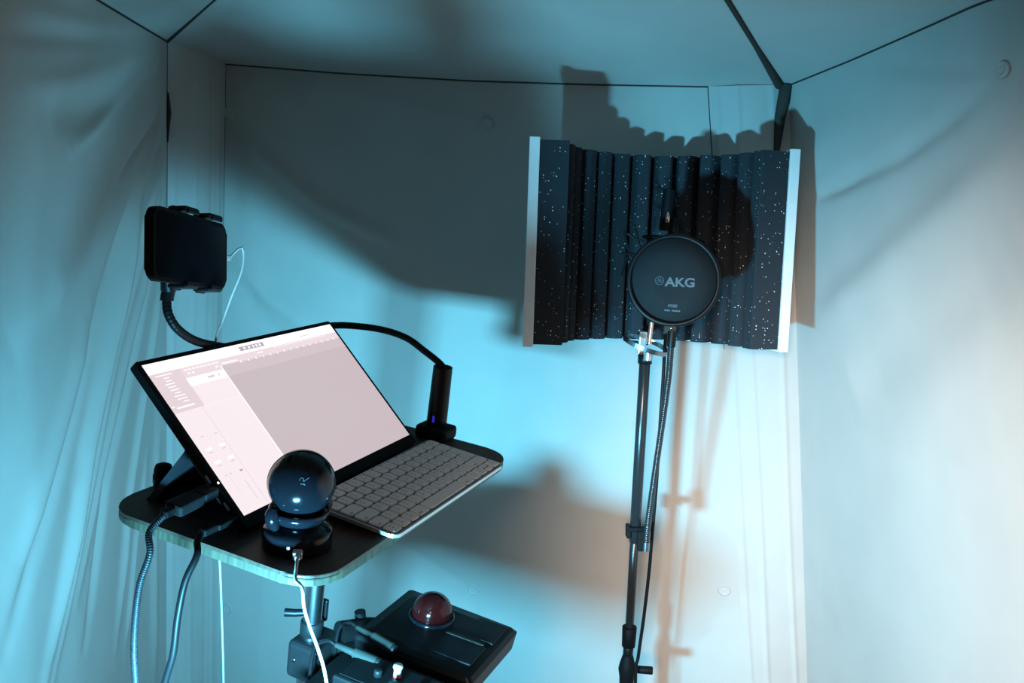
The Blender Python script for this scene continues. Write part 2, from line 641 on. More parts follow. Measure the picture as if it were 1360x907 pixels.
def rib_shade(corner, r0, r1, sagz):  # dark tube along a roof edge, painting the shade of its crease
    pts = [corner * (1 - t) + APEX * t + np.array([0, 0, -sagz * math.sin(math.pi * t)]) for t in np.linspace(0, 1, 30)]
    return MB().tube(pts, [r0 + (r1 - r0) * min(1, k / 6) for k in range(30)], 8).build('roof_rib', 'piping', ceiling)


rib_shade(sl[0], 0.004, 0.0022, 0.0)
rc = strip_r
rib_shade(sr[0] * 0.9 + sb[-1] * 0.1 + np.array([-0.004, -0.006, 0]), 0.009, 0.0042, 0.0)
# dark spindles painting the shade in the gathered slots of both corner strips
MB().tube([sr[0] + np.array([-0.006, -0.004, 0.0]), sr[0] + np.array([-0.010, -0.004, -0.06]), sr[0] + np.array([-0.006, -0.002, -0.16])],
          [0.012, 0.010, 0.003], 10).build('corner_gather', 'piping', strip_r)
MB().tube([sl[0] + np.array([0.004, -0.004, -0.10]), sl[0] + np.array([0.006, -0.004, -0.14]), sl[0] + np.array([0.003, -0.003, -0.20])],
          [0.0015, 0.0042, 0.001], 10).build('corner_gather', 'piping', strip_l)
# thin stitched seams along the strip edges
for par, fe, zt, k in ((strip_l, edge_l, sl[0][2], 0.0012), (strip_l, edge_bl, sb[0][2], 0.0009), (strip_r, edge_br, sb[-1][2], 0.001)):
    MB().tube([fe(zt), fe(zt - 0.25), fe(zt - 0.5)], [k, k, k * 0.6], 6).build('stitched_seam', 'piping', par)


# cloth-covered buttons
def button(wall, wobj, px, py, r=0.012):
    u, z = wall.hit(px, py)
    c = wall.point(u, z, 0.0)
    nrm = Vector((wall.n[0], wall.n[1], 0))
    q = nrm.to_track_quat('Z', 'Y').to_matrix()
    prof = [(r * 1.12, -0.003), (r * 1.12, 0.0012), (r * 0.98, 0.0030), (r * 0.80, 0.0030), (r * 0.74, 0.0022), (r * 0.3, 0.0034), (0.0004, 0.0036)]
    return MB().lathe(prof, 28, c, mat=q).build('button', 'strip', wobj)


for w_, o_, px, py in ((BACK, wall_back, 304, 150), (BACK, wall_back, 647, 165), (BACK, wall_back, 629, 783), (BACK, wall_back, 962, 783)):
    button(w_, o_, px, py)
button(RIGHT, wall_right, 1332, 92, 0.0095)
button(BACK, wall_back, 303, 808)

fl = MB().prism([(-0.80, -0.3), (1.22, -0.3), (0.84, 1.75), (-0.70, 2.05), (-0.80, 1.9)], -0.02, 0.0).build('floor', 'carpet')
tag(fl, kind='structure')

# ------------------------------------------------------------------ desk frame (local: x along the desk, y to its back, z up)
def R3(a, ax):
    return Matrix.Rotation(a, 3, ax)


DR = R3(1.1783, 'Z') @ R3(0.0551, 'X') @ R3(0.0035, 'Y')
DO = Vector((-0.1068, 0.8571, CAM[2] - 0.3917))
DESK = Matrix.Translation(DO) @ DR.to_4x4()
DNP = np.array(DR)
DOP = np.array(DO)


def dl(px, py, z=None, y=None, x=None):
    """photo pixel -> desk-local point on a plane of constant local x, y or z"""
    r = DNP.T @ ray(px, py)
    o = DNP.T @ (CAM - DOP)
    k, val = (2, z) if z is not None else ((1, y) if y is not None else (0, x))
    return o + r * (val - o[k]) / r[k]


def dloc(p):
    return DNP.T @ (np.array(p) - DOP)


def on_desk(x, y, z=0.0, rz=0.0):
    return DESK @ Matrix.Translation((x, y, z)) @ Matrix.Rotation(rz, 4, 'Z')


TH = 0.0125
PX, PY = 0.115, 0.168
desk = thing('standing_desk', 'small wooden standing desk tray with pale edge band on a steel pole', 'desk', on_desk(PX, PY, -1.16))
def dk(b): return b
top_poly = rounded_rect(-0.119 - PX, 0.346 - PX, 0.012 - PY, 0.286 - PY, 0.042, 8)
Z0 = 1.16
tt_ = MB().prism(top_poly, Z0 - 0.004, Z0, 0.0012).build('tabletop', 'wood_top', desk)
MB().prism([(x * 0.999, y * 0.999) for x, y in top_poly], Z0 - TH, Z0 - 0.004, 0.0015).build('edge_band', 'wood_edge', tt_)
MB().box((0, 0, Z0 - TH - 0.006), (0.16, 0.10, 0.012), 0.003).build('mounting_plate', 'darksteel', desk)
MB().tube([(0, 0, Z0 - TH - 0.012), (0, 0, Z0 - 0.222)], 0.0118, 28).build('inner_pole', 'steel', desk)
MB().lathe([(0.0135, -0.018), (0.0148, -0.016), (0.0148, 0.0), (0.0128, 0.002)], 28, (0, 0, Z0 - 0.205)).build('collar', 'grey', desk)
MB().tube([(0, 0, Z0 - 0.222), (0, 0, 0.05)], 0.0140, 28).build('outer_pole', 'steel', desk)
MB().lathe([(0.19, -0.02), (0.19, -0.006), (0.18, 0.0), (0.03, 0.02), (0.02, 0.05)], 48, (0, 0, 0.045)).build('foot_disc', 'darksteel', desk)

# ------------------------------------------------------------------ monitor
TILT = 0.7269
MON = on_desk(-0.0751, 0.1361, 0.017, 0.0106) @ Matrix.Rotation(TILT, 4, 'X')
SW, SH = 0.3445, 0.3445 * 9 / 16
mon = thing('portable_monitor', 'thin black portable monitor showing a pale pink music program, leaning on its cover', 'monitor', MON)
MB().prism(rounded_rect(-0.0068, SW + 0.0055, -0.0140, SH + 0.0060, 0.005, 4), -0.0098, 0.0, 0.001).build('housing', 'matte', mon)
# a screen that is lit: the ground panel and the fields of the program window as flat print on it
scr_cols = {
    'arrange': ((0.60, 0.505, 0.535), 1.0), 'arrange2': ((0.66, 0.55, 0.58), 1.0), 'bar': ((1.0, 0.97, 0.95), 1.2), 'panel': ((0.96, 0.84, 0.87), 1.0),
    'list': ((0.80, 0.66, 0.70), 1.0), 'head': ((0.86, 0.72, 0.755), 1.0), 'box': ((0.50, 0.44, 0.50), 1.0), 'text': ((1.0, 0.95, 0.95), 1.05), 'line': ((0.74, 0.61, 0.65), 1.0)}
for k, (c, s) in scr_cols.items():
    M['scr_' + k] = EMIT('screen_' + k, c, s)
MB().add([(0, 0, 0.0003), (SW, 0, 0.0003), (SW, SH, 0.0003), (0, SH, 0.0003)], [(0, 1, 2, 3)]).build('screen', 'scr_arrange', mon)
ui = {}
def q(kind, u0, v0, u1, v1, lay=1):
    z = 0.0003 + 0.00012 * lay
    big = (u1 - u0) * (v1 - v0) > 0.0025
    b = MB() if big else ui.setdefault(kind, MB())
    b.add([(u0 * SW, (1 - v1) * SH, z), (u1 * SW, (1 - v1) * SH, z), (u1 * SW, (1 - v0) * SH, z), (u0 * SW, (1 - v0) * SH, z)], [(0, 1, 2, 3)])
    if big:
        b.build('screen_field', 'scr_' + kind, mon)
q('bar', 0, 0, 1, 0.070)
q('box', 0.430, 0.020, 0.560, 0.052, 2)
for u in (0.452, 0.476, 0.500, 0.518, 0.535):
    q('bar', u, 0.026, u + 0.006, 0.046, 3)
    q('bar', u + 0.004, 0.034, u + 0.011, 0.038, 3)
q('list', 0.775, 0.040, 0.835, 0.047, 2)
q('head', 0, 0.070, 1, 0.118, 1)
q('arrange2', 0.30, 0.118, 1, 0.195, 1)
q('list', 0, 0.070, 0.128, 0.33, 2)
q('panel', 0, 0.33, 0.300, 1, 1)
q('panel', 0.124, 0.14, 0.300, 0.34, 1)
q('head', 0.128, 0.088, 0.300, 0.140, 2)
q('bar', 0.126, 0.141, 0.300, 0.196, 3)
q('line', 0.215, 0.160, 0.245, 0.175, 4)
q('line', 0.262, 0.160, 0.270, 0.175, 4)
q('text', 0.296, 0.110, 0.301, 1.0, 4)
for k in range(15):
    u = 0.395 + k * 0.040
    q('text', u, 0.112 + 0.002 * (k % 2), u + 0.006, 0.128, 4)
    q('list', u + 0.01, 0.116, u + 0.034, 0.124, 3)
q('text', 0.31, 0.098, 0.385, 0.108, 3)
q('text', 0.50, 0.085, 0.53, 0.093, 3)
q('text', 0.60, 0.078, 0.92, 0.081, 3)
for k, (w, x) in enumerate(((0.085, 0.02), (0.03, 0.045), (0.03, 0.045), (0.05, 0.035), (0.04, 0.04), (0.045, 0.04), (0.03, 0.05), (0.055, 0.04), (0.05, 0.045), (0.03, 0.06))):
    v = 0.085 + k * 0.0205
    q('text', x, v, x + w * 0.8, v + 0.007, 4)
q('text', 0.02, 0.298, 0.095, 0.309, 4)
q('text', 0.005, 0.285, 0.015, 0.295, 4)
for k in range(9):
    q('text', 0.14 + 0.018 * k, 0.084, 0.153 + 0.018 * k, 0.094, 4)
for u in (0.145, 0.165, 0.275):
    q('text', u, 0.108, u + 0.010, 0.120, 4)
q('line', 0.114, 0.33, 0.116, 1.0, 3)
for u, v in ((0.035, 0.50), (0.092, 0.505)):
    q('line', u, v, u + 0.012, v + 0.006, 3)
for u in (0.022, 0.080):
    q('text', u, 0.575, u + 0.026, 0.592, 3)
    q('line', u + 0.004, 0.604, u + 0.02, 0.610, 3)
    q('text', u, 0.660, u + 0.026, 0.678, 3)
    q('line', u + 0.004, 0.690, u + 0.02, 0.696, 3)
q('box', 0.092, 0.755, 0.104, 0.768, 3)
q('line', 0.030, 0.752, 0.036, 0.762, 3)
q('line', 0.050, 0.752, 0.056, 0.762, 3)
q('box', 0.087, 0.82, 0.0885, 0.95, 3)
q('line', 0.041, 0.76, 0.0422, 0.89, 3)
for k, b in ui.items():
    tag(b.build('screen_marks', 'scr_' + k, mon), kind='stuff')
# folded cover: base flap on the desk, support flap rising to the middle of the back
ct = math.cos(TILT); st_ = math.sin(TILT)
def mon_pt(x, y, z):          # desk-local yz -> monitor-local
    v = Vector((0, y - 0.1361, z - 0.017))
    return (x, v.y * ct + v.z * st_, -v.y * st_ + v.z * ct)
def slab(b, p, q_, th, x0, x1, mi=0):
    """a flap between two desk-local (y, z) points, of thickness th to its back side"""
    d = Vector((q_[0] - p[0], q_[1] - p[1])).normalized()
    n = Vector((d.y, -d.x)) * th
    poly = [p, q_, (q_[0] + n.x, q_[1] + n.y), (p[0] + n.x, p[1] + n.y)]
    vs = [mon_pt(x, yy, zz) for x in (x0, x1) for yy, zz in poly]
    b.add(vs, [(0, 3, 2, 1), (4, 5, 6, 7), (0, 1, 5, 4), (1, 2, 6, 5), (2, 3, 7, 6), (3, 0, 4, 7)], mi)
M['cover'] = MAT('dark_blue_grey_leatherette', (0.014, 0.016, 0.021), 0.5, spec=0.3, bump=0.3, bscale=800)
b = MB(); slab(b, (0.2615, 0.0006), (0.2125, 0.0702), -0.0075, -0.004, SW + 0.004); b.build('support_flap', 'cover', mon)
b = MB(); slab(b, (0.128, 0.0002), (0.2615, 0.0002), -0.003, -0.004, SW + 0.004); b.build('base_flap', 'cover', mon)
b = MB(); slab(b, (0.2125, 0.0707), (0.1600, 0.0240), -0.003, -0.004, SW + 0.004); b.build('back_flap', 'cover', mon)
# ports on the left side
for yy in (0.018, 0.052):
    MB().box((-0.0070, yy, -0.0050), (0.0008, 0.010, 0.0034)).build('port', 'steel', mon)
MB().lathe([(0.0011, 0), (0.0011, 0.0004), (0.0002, 0.0006)], 12, (-0.0040, 0.0430, 0.0002)).build('status_light', 'led_white', mon)

# ------------------------------------------------------------------ cables plugged into the monitor's left side
def mw(x, y, z):
    return np.array(MON @ Vector((x, y, z)))
def cable(name, label, pts, r, mat, cat='cable', step=0.006, ripple=0.0, n=10, pitch=0.004):
    p = smooth_path(pts, 14)
    root = thing(name, label, cat, Matrix.Translation(Vector(p[-1])))
    o_ = np.array(p[-1])
    if ripple:
        q_ = resample(p, pitch / 4)
        rs = [r * (1 + ripple * math.sin(k * math.pi / 2 + 0.4)) for k in range(len(q_))]
    else:
        q_ = resample(p, step)
        rs = r
    MB().tube([a - o_ for a in q_], rs, n).build('cord', mat, root)
    return root, o_


def aty(px, py, y):
    r = ray(px, py)
    return CAM + r * (y - CAM[1]) / r[1]


def drop(p, *more):
    """end a hanging cable on the floor below"""
    p = np.array(p)
    z = p[2]
    return [np.array([p[0] - 0.003, p[1], z - 0.04]), np.array([p[0] - 0.006, p[1], z - 0.12]), np.array([p[0] - 0.008, p[1], z - 0.3]),
            np.array([p[0] - 0.012, p[1] + 0.005, 0.25]), np.array([p[0] - 0.03, p[1] + 0.015, 0.03]), np.array([p[0] - 0.08, p[1] + 0.04, 0.006])]


p1a = mw(-0.007, 0.040, -0.0050)
xdir = np.array(DESK.to_3x3() @ Vector((1, 0, 0)))
zdir = np.array(DESK.to_3x3() @ Vector((0, 0, 1)))
e1 = p1a - xdir * 0.066 - zdir * 0.004
s1 = [e1, e1 - xdir * 0.020 - zdir * 0.012] + [aty(px, py, e1[1] + d) for px, py, d in ((199, 735, -0.030), (186, 775, -0.036), (180, 820, -0.038), (178, 865, -0.038), (180, 912, -0.036))]
s1 += drop(s1[-1])
M['braid'] = MAT('black_braided_sleeve', (0.018, 0.02, 0.025), 0.4, spec=0.35, var=0.8, scale=900)
root, o_ = cable('usb_cable', 'black braided cable with a large square plug hanging off the desk edge', s1, 0.0032, 'braid', ripple=0.10, pitch=0.0022)
def plug_boxes(root, o_, a, e, secs, mats):
    """square plug bodies along a -> e; secs = (t0, t1, w, h)"""
    a = np.array(a); e = np.array(e)
    d = Vector(e - a); L = d.length
    d.normalize()
    zz = Vector(zdir); yy = zz.cross(d).normalized(); zz = d.cross(yy)
    rot = Matrix((d, yy, zz)).transposed()
    for (t0, t1, w, h, nm), mt in zip(secs, mats):
        c = Vector(a) + d * (t0 + t1) * 0.5 - Vector(o_)
        MB().box(c, (t1 - t0, w, h), min(w, h) * 0.2, 2, rot).build(nm, mt, root)
plug_boxes(root, o_, p1a, e1, [(0.0, 0.006, 0.008, 0.003, 'plug_tip'), (0.004, 0.024, 0.020, 0.011, 'adapter'), (0.0245, 0.058, 0.021, 0.012, 'plug_body'), (0.058, 0.070, 0.009, 0.008, 'strain_relief')],
           ['steel', 'grey', 'grey', 'rubber'])
p2a = mw(-0.007, 0.004, -0.0050)
e2 = p2a - xdir * 0.040
s2 = [e2, e2 - xdir * 0.012 - zdir * 0.006] + [aty(px, py, e2[1] + d) for px, py, d in ((262, 737, -0.026), (246, 772, -0.036), (236, 820, -0.040), (230, 868, -0.040), (218, 912, -0.038))]
s2 += drop(s2[-1])
root, o_ = cable('video_cable', 'plain black cable plugged in at the lower corner of the monitor', s2, 0.0034, 'rubber')
plug_boxes(root, o_, p2a, e2, [(0.0, 0.006, 0.008, 0.003, 'plug_tip'), (0.003, 0.028, 0.012, 0.0065, 'plug_body'), (0.027, 0.046, 0.0085, 0.0075, 'strain_relief')], ['steel', 'matte', 'rubber'])

# ------------------------------------------------------------------ small round knob behind the cover
kb_ = thing('rubber_knob', 'small round black knob standing behind the monitor cover at the desk back', 'knob', on_desk(-0.045, 0.2745, 0.0))
MB().lathe([(0.0085, 0), (0.0100, 0.003), (0.0100, 0.022), (0.0085, 0.027), (0.004, 0.029)], 24).build('knob_body', 'matte', kb_)
MB().lathe([(0.0108, 0.007), (0.0108, 0.016)], 24).build('grip_ring', 'rubber', kb_)

# ------------------------------------------------------------------ keyboard
kbt = thing('keyboard', 'slim white keyboard with silver body lying in front of the monitor', 'keyboard', on_desk(0, 0, 0))
SL = 0.05
def kslab(poly, z0, z1):
    b = MB()
    n = len(poly)
    b.add([(x, y, z0 + SL * y) for x, y in poly] + [(x, y, z1 + SL * y) for x, y in poly],
          [tuple(range(n))[::-1], tuple(range(n, 2 * n))] + [(i, (i + 1) % n, n + (i + 1) % n, n + i) for i in range(n)])
    return b
kslab(rounded_rect(-0.0035, 0.2765, -0.0035, 0.1125, 0.010, 6), 0.0058, 0.0098).build('body', 'alu', kbt)
M['keywell'] = MAT('grey_key_well', (0.085, 0.087, 0.09), 0.6)  # shade between the keys, painted as a dark grey plate
kslab(rounded_rect(-0.0012, 0.2742, -0.0012, 0.1102, 0.008, 6), 0.0098, 0.0101).build('key_well', 'keywell', kbt)
b = MB()
fp = rounded_rect(0.004, 0.269, 0.015, 0.108, 0.006, 4)
n = len(fp)
b.add([(x, y, 0.0002) for x, y in fp] + [(x, y, 0.0058 + SL * y) for x, y in fp], [tuple(range(n))[::-1]] + [(i, (i + 1) % n, n + (i + 1) % n, n + i) for i in range(n)])
b.build('underside', 'matte', kbt)
UW, UD = 0.273 / 14.5, 0.109 / 6
GAP = 0.0028
key_mesh = {}
def key_shape(w, h):
    def ring(x0, x1, y0, y1, r, z):
        return [(x, y, z) for x, y in rounded_rect(x0, x1, y0, y1, r, 1)]
    k = (round(w, 5), round(h, 5))
    if k not in key_mesh:
        b = MB()
        a, c = ring(-w / 2, w / 2, -h / 2, h / 2, 0.0016, 0), ring(-w / 2 + 0.0003, w / 2 - 0.0003, -h / 2 + 0.0003, h / 2 - 0.0003, 0.0016, 0.0018)
        n = len(a)
        b.add(a + c, [tuple(range(n, 2 * n))] + [(i, (i + 1) % n, n + (i + 1) % n, n + i) for i in range(n)])
        me = bpy.data.meshes.new('key')
        me.from_pydata(b.v, [], b.f)
        me.materials.append(M['key'])
        key_mesh[k] = me
    return key_mesh[k]
legend = MB()
slope = math.atan(SL)
def put_key(x, row, w, d=1.0, dy=0.0):
    """row counted from the front"""
    ww, hh = w * UW - GAP, d * UD - GAP * 0.85
    cx, cy = (x + w / 2) * UW, (row + d / 2 + dy) * UD
    o = bpy.data.objects.new('key', key_shape(ww, hh))
    COL.objects.link(o)
    o.parent = kbt
    o.location = (cx, cy, 0.01005 + SL * cy)
    o.rotation_euler = (slope, 0, 0)
    if d == 1.0 and w < 4:
        for k in range(2 if w <= 1 else 1):
            lx, ly = (cx - 0.0012, cy - 0.0012 + 0.0045 * k) if w <= 1 else (cx - ww * 0.3, cy - 0.0045)
            s = 0.0011 if w <= 1 else 0.0028
            legend.add([(lx - s, ly - 0.0009, 0.01005 + SL * ly + 0.00192), (lx + s, ly - 0.0009, 0.01005 + SL * ly + 0.00192),
                        (lx + s, ly + 0.0009, 0.01005 + SL * ly + 0.00196), (lx - s, ly + 0.0009, 0.01005 + SL * ly + 0.00196)], [(0, 1, 2, 3)])
rows = {5: [1.5] + [1] * 13, 4: [1] * 13 + [1.5], 3: [1.5] + [1] * 12, 2: [1.75] + [1] * 12, 1: [1.25] + [1] * 11 + [2.25], 0: [1, 1, 1, 1.25, 5, 1.25, 1, 1]}
for r_, ws in rows.items():
    x = 0
    for w in ws:
        put_key(x, r_, w)
        x += w
put_key(12.5, 0, 1, 0.5); put_key(12.5, 0, 1, 0.5, 0.5); put_key(13.5, 0, 1)
# L-shaped return key over two rows
rt = [(13.75 * UW + GAP / 2, 2 * UD + GAP / 2), (14.5 * UW - GAP / 2, 2 * UD + GAP / 2), (14.5 * UW - GAP / 2, 4 * UD - GAP / 2), (13.5 * UW + GAP / 2, 4 * UD - GAP / 2),
      (13.5 * UW + GAP / 2, 3 * UD + GAP / 2), (13.75 * UW + GAP / 2, 3 * UD + GAP / 2)]
b = MB(); n = 6
b.add([(x, y, 0.01005 + SL * y) for x, y in rt] + [(x, y, 0.01185 + SL * y) for x, y in rt], [tuple(range(6, 12))] + [(i, (i + 1) % 6, 6 + (i + 1) % 6, 6 + i) for i in range(6)])
b.build('key', 'key', kbt)
tag(legend.build('key_legends', 'legend', kbt), kind='stuff')

# ------------------------------------------------------------------ webcam (a ball on a swivel base)
WCX, WCY = -0.0645, 0.0765
WA = math.radians(-127)        # local direction towards its front, as it faces the room
wc = thing('webcam', 'glossy black ball-shaped camera on a round base with a glowing light', 'webcam', on_desk(WCX, WCY, 0))
MB().lathe([(0.0335, 0.0002), (0.0350, 0.0015), (0.0350, 0.0165), (0.0338, 0.0195), (0.026, 0.0235), (0.020, 0.0275), (0.014, 0.030)], 56).build('base', 'gloss', wc)
def sphere(c, r, nu=48, nv=28, z0=-1.0, z1=1.0, mat=None):
    prof = []
    for k in range(nv + 1):
        a = math.asin(z0) + (math.asin(z1) - math.asin(z0)) * k / nv
        prof.append((max(1e-4, r * math.cos(a)), r * math.sin(a)))
    return MB().lathe(prof, nu, c, mat=mat)
BZ = 0.0665
sphere((0, 0, BZ), 0.0335).build('ball', 'gloss', wc)
# cup and two cheeks that hold the ball
MB().lathe([(0.0195, 0.0265), (0.0255, 0.0285), (0.0300, 0.0345), (0.0305, 0.0400), (0.0288, 0.0412), (0.0270, 0.0400)], 48).build('cup', 'gloss', wc)
for s in (-1, 1):
    a = WA + s * math.pi / 2 + 0.35
    pts = [(math.cos(a) * rr, math.sin(a) * rr, zz) for rr, zz in ((0.0270, 0.024), (0.0305, 0.031), (0.0325, 0.040), (0.0318, 0.047))]
    MB().tube(smooth_path(pts, 6), [0.0040 + 0.0035 * math.sin(math.pi * k / 18) for k in range(19)], 14).build('cheek', 'gloss', wc)
# seam ring around the ball, tipped
MB().torus(0.0334, 0.0006, 64, 6, mat=(R3(WA, 'Z') @ R3(math.radians(90), 'Y') @ R3(0.35, 'X')), c=(0, 0, BZ)).build('seam_ring', 'matte', wc)
fw = np.array([math.cos(WA), math.sin(WA), 0])
sd = np.array([-math.sin(WA), math.cos(WA), 0])
cam_l = dloc(CAM) - np.array([WCX, WCY, BZ])
cam_l /= np.linalg.norm(cam_l)
cz = np.array([0, 0, 1.0]); cx_ = np.cross(cz, cam_l); cx_ /= np.linalg.norm(cx_); cy_ = np.cross(cam_l, cx_)
# small grey mark on the ball, drawn as strokes
strokes = [[(-0.0034, 0.0018), (-0.0026, 0.0040), (-0.0006, 0.0044), (0.0006, 0.0030), (0.0000, 0.0012), (0.0014, 0.0014)], [(0.0012, 0.0014), (0.0026, 0.0026), (0.0056, 0.0048)],
           [(-0.0030, 0.0022), (-0.0034, 0.0012)], [(-0.0020, -0.0024), (-0.0012, -0.0006), (-0.0004, -0.0024)], [(0.0004, -0.0024), (0.0004, -0.0008)], [(0.0014, -0.0008), (0.0014, -0.0024), (0.0026, -0.0024)]]
b = MB()
for s_ in strokes:
    pts = []
    for x, y in s_:
        p = cx_ * (x + 0.001) + cy_ * (y + 0.0005) + cam_l * math.sqrt(0.0335 ** 2 - x * x - y * y)
        pts.append(np.array([0, 0, BZ]) + p * 1.002)
    b.tube(pts, 0.00032, 6)
b.build('emblem', 'print', wc)
# lamps at the socket
def on_base(ang, z, r=0.0352):
    return np.array([math.cos(ang) * r, math.sin(ang) * r, z])
ca = math.atan2(cam_l[1], cam_l[0])
for da, m_, rr in ((-0.22, 'led_blue', 0.0015),):
    p = on_base(ca + da, 0.0120)
    MB().lathe([(rr, -0.0004), (rr, 0.0003), (rr * 0.5, 0.0007)], 14, p, mat=Vector(p * np.array([1, 1, 0])).to_track_quat('Z', 'Y').to_matrix()).build('status_light', m_, wc)
p = on_base(ca + 0.32, 0.0120)
MB().lathe([(0.0009, -0.0004), (0.0009, 0.0003), (0.0004, 0.0005)], 12, p, mat=Vector(p * np.array([1, 1, 0])).to_track_quat('Z', 'Y').to_matrix()).build('reset_hole', 'grey', wc)

# white cable of the webcam
pl0 = on_base(ca + 0.05, 0.0085, 0.0345) + np.array([WCX, WCY, 0])
def dw(p):
    return np.array(DESK @ Vector(p))
rad = np.array([math.cos(ca), math.sin(ca), 0])
pp = [dw(pl0 + rad * 0.012), dw(pl0 + rad * 0.022 + np.array([0, 0, -0.001])), dw(pl0 + rad * 0.036 + np.array([0, 0, -0.010]))]
d0 = 0.775
pp += [aty(px, py, pp[-1][1] + d) for px, py, d in ((401.5, 780, -0.012), (404, 806, -0.014), (411, 830, -0.014), (422, 860, -0.014), (431, 890, -0.014), (435, 925, -0.014))]
pp += drop(pp[-1])
root, o_ = cable('charging_cable', 'white cable plugged into the base of the ball camera', pp, 0.0017, 'cable_white')
plug_boxes(root, o_, dw(pl0), dw(pl0 + rad * 0.016), [(0.0, 0.010, 0.0095, 0.0075, 'plug_body'), (0.010, 0.015, 0.005, 0.005, 'strain_relief')], ['cable_white', 'cable_white'])

# ------------------------------------------------------------------ gooseneck phone holder and phone
GX, GY = 0.334, 0.132
gn = thing('gooseneck_holder', 'black gooseneck phone holder clamped to the far end of the desk', 'phone holder', on_desk(GX, GY, 0))
def gl(p):
    return dloc(p) - np.array([GX, GY, 0])
MB().prism(rounded_rect(-0.024, 0.022, -0.026, 0.024, 0.009, 4), 0.0002, 0.018, 0.004).build('clamp_top', 'matte', gn)
MB().lathe([(0.0150, 0.010), (0.0147, 0.030), (0.0139, 0.104), (0.0136, 0.1055), (0.0118, 0.1055), (0.0118, 0.102)], 32).build('socket_tube', 'black', gn)
p = gl(dw((GX, GY, 0))) + 0
da_ = math.atan2(*(dloc(CAM) - np.array([GX, GY, 0]))[[1, 0]]) - 0.35
MB().box((math.cos(da_) * 0.0146, math.sin(da_) * 0.0146, 0.030), (0.0012, 0.0035, 0.010), 0.0004, 1, R3(da_, 'Z')).build('indicator_light', 'led_indigo', gn)
MB().box((0.026, 0.0, -0.018), (0.010, 0.034, 0.060), 0.003).build('clamp_side', 'matte', gn)
MB().box((0.004, 0, -0.046), (0.046, 0.030, 0.008), 0.003).build('clamp_jaw', 'matte', gn)
MB().box((0.002, -0.034, -0.047), (0.026, 0.098, 0.006), 0.002).build('clamp_arm', 'matte', gn)
MB().box((-0.013, -0.0765, -0.0465), (0.016, 0.008, 0.014), 0.0015).build('clamp_cap', 'blue', gn)  # lit clamp face, its blue light painted on
neck = [dw((GX, GY, 0.085)), dw((GX - 0.001, GY, 0.105))] + [at(px, py, d) for px, py, d in (
    (561, 464, 1.262), (540, 449, 1.275), (512, 439, 1.285), (478, 433.5, 1.29), (440, 432.5, 1.285), (395, 441, 1.255), (345, 457, 1.17), (310, 461.5, 1.09), (285, 459, 1.04), (258, 452, 0.995), (236, 437, 0.965),
    (224, 418, 0.955), (221.5, 400, 0.955), (224, 385, 0.955))]
nk = smooth_path(neck, 12)
nq = resample(nk, 0.0011)
MB().tube([gl(a) for a in nq], [0.0050 + 0.00025 * math.sin(k * 1.6) for k in range(len(nq))], 12).build('gooseneck', 'rubber', gn)
MB().tube([gl(a) for a in nq[-12:]], 0.0072, 14).build('neck_sleeve', 'black', gn)
# phone frame: a = along its long side, u = up, n = out of its face
ang = math.radians(80)
PA = C_R * math.cos(ang) + C_F * math.sin(ang)
PU = -C_D
PA = PA * math.cos(0.012) - PU * math.sin(0.012)
PN = np.cross(PA, PU)
PU = np.cross(PN, PA)
PC = at(256.5, 330, 0.935)
def pm(a=0, u=0, n_=0):
    c = PC + PA * a + PU * u + PN * n_
    return Matrix(((PA[0], PU[0], PN[0], c[0]), (PA[1], PU[1], PN[1], c[1]), (PA[2], PU[2], PN[2], c[2]), (0, 0, 0, 1)))
ph = thing('phone', 'black smartphone held sideways in the gooseneck holder', 'phone', pm(0, -0.0395))
PW, PH = 0.146, 0.075
MB().prism(rounded_rect(-PW / 2, PW / 2, 0, PH, 0.011, 6), -0.0105, 0.0, 0.0025, seg=3, smooth=False).build('case', 'matte', ph)
MB().prism(rounded_rect(-PW / 2 + 0.004, PW / 2 - 0.004, 0.004, PH - 0.004, 0.008, 6), -0.001, 0.0003).build('screen_glass', 'gloss', ph)
for yy in (0.022, 0.036):
    MB().box((-PW / 2 - 0.0003, yy, -0.005), (0.001, 0.009, 0.0022), 0.0003).build('side_button', 'grey', ph)
# holder head behind the phone with four padded fingers
hm = pm()
def hold(b, name, mat):
    o = b.build(name, mat, gn)
    o.matrix_local = DESK.copy().inverted() @ hm if False else (on_desk(GX, GY, 0).inverted() @ hm)
    return o
hold(MB().box((0.004, 0, -0.0185), (0.070, 0.050, 0.013), 0.004), 'holder_plate', 'matte')
ne = hm.inverted() @ Vector(nq[-1])
hold(MB().tube([(-0.004, 0, -0.022), tuple((Vector((-0.004, 0, -0.022)) * 0.45 + ne * 0.55) + Vector((0, 0.004, -0.004))), tuple(ne), tuple(ne + Vector((0, -0.004, 0)))], [0.006, 0.007, 0.0085, 0.006], 12), 'ball_joint', 'black')
for s in (-1, 1):
    for xx in (-0.006, 0.044):
        b = MB()
        b.box((xx, s * 0.0410, -0.008), (0.026, 0.005, 0.022), 0.002)
        b.box((xx, s * 0.0390, 0.0030), (0.022, 0.006, 0.0035), 0.0012)
        b.box((xx, s * 0.030, -0.0165), (0.016, 0.030, 0.005), 0.0015)
        hold(b, 'grip_finger', 'black')
        if s > 0:
            hold(MB().box((xx + 0.002, 0.0462, -0.002), (0.010, 0.0014, 0.004), 0.0004), 'grip_stripe', MATR if False else 'grip_red')  if 'grip_red' in M else None

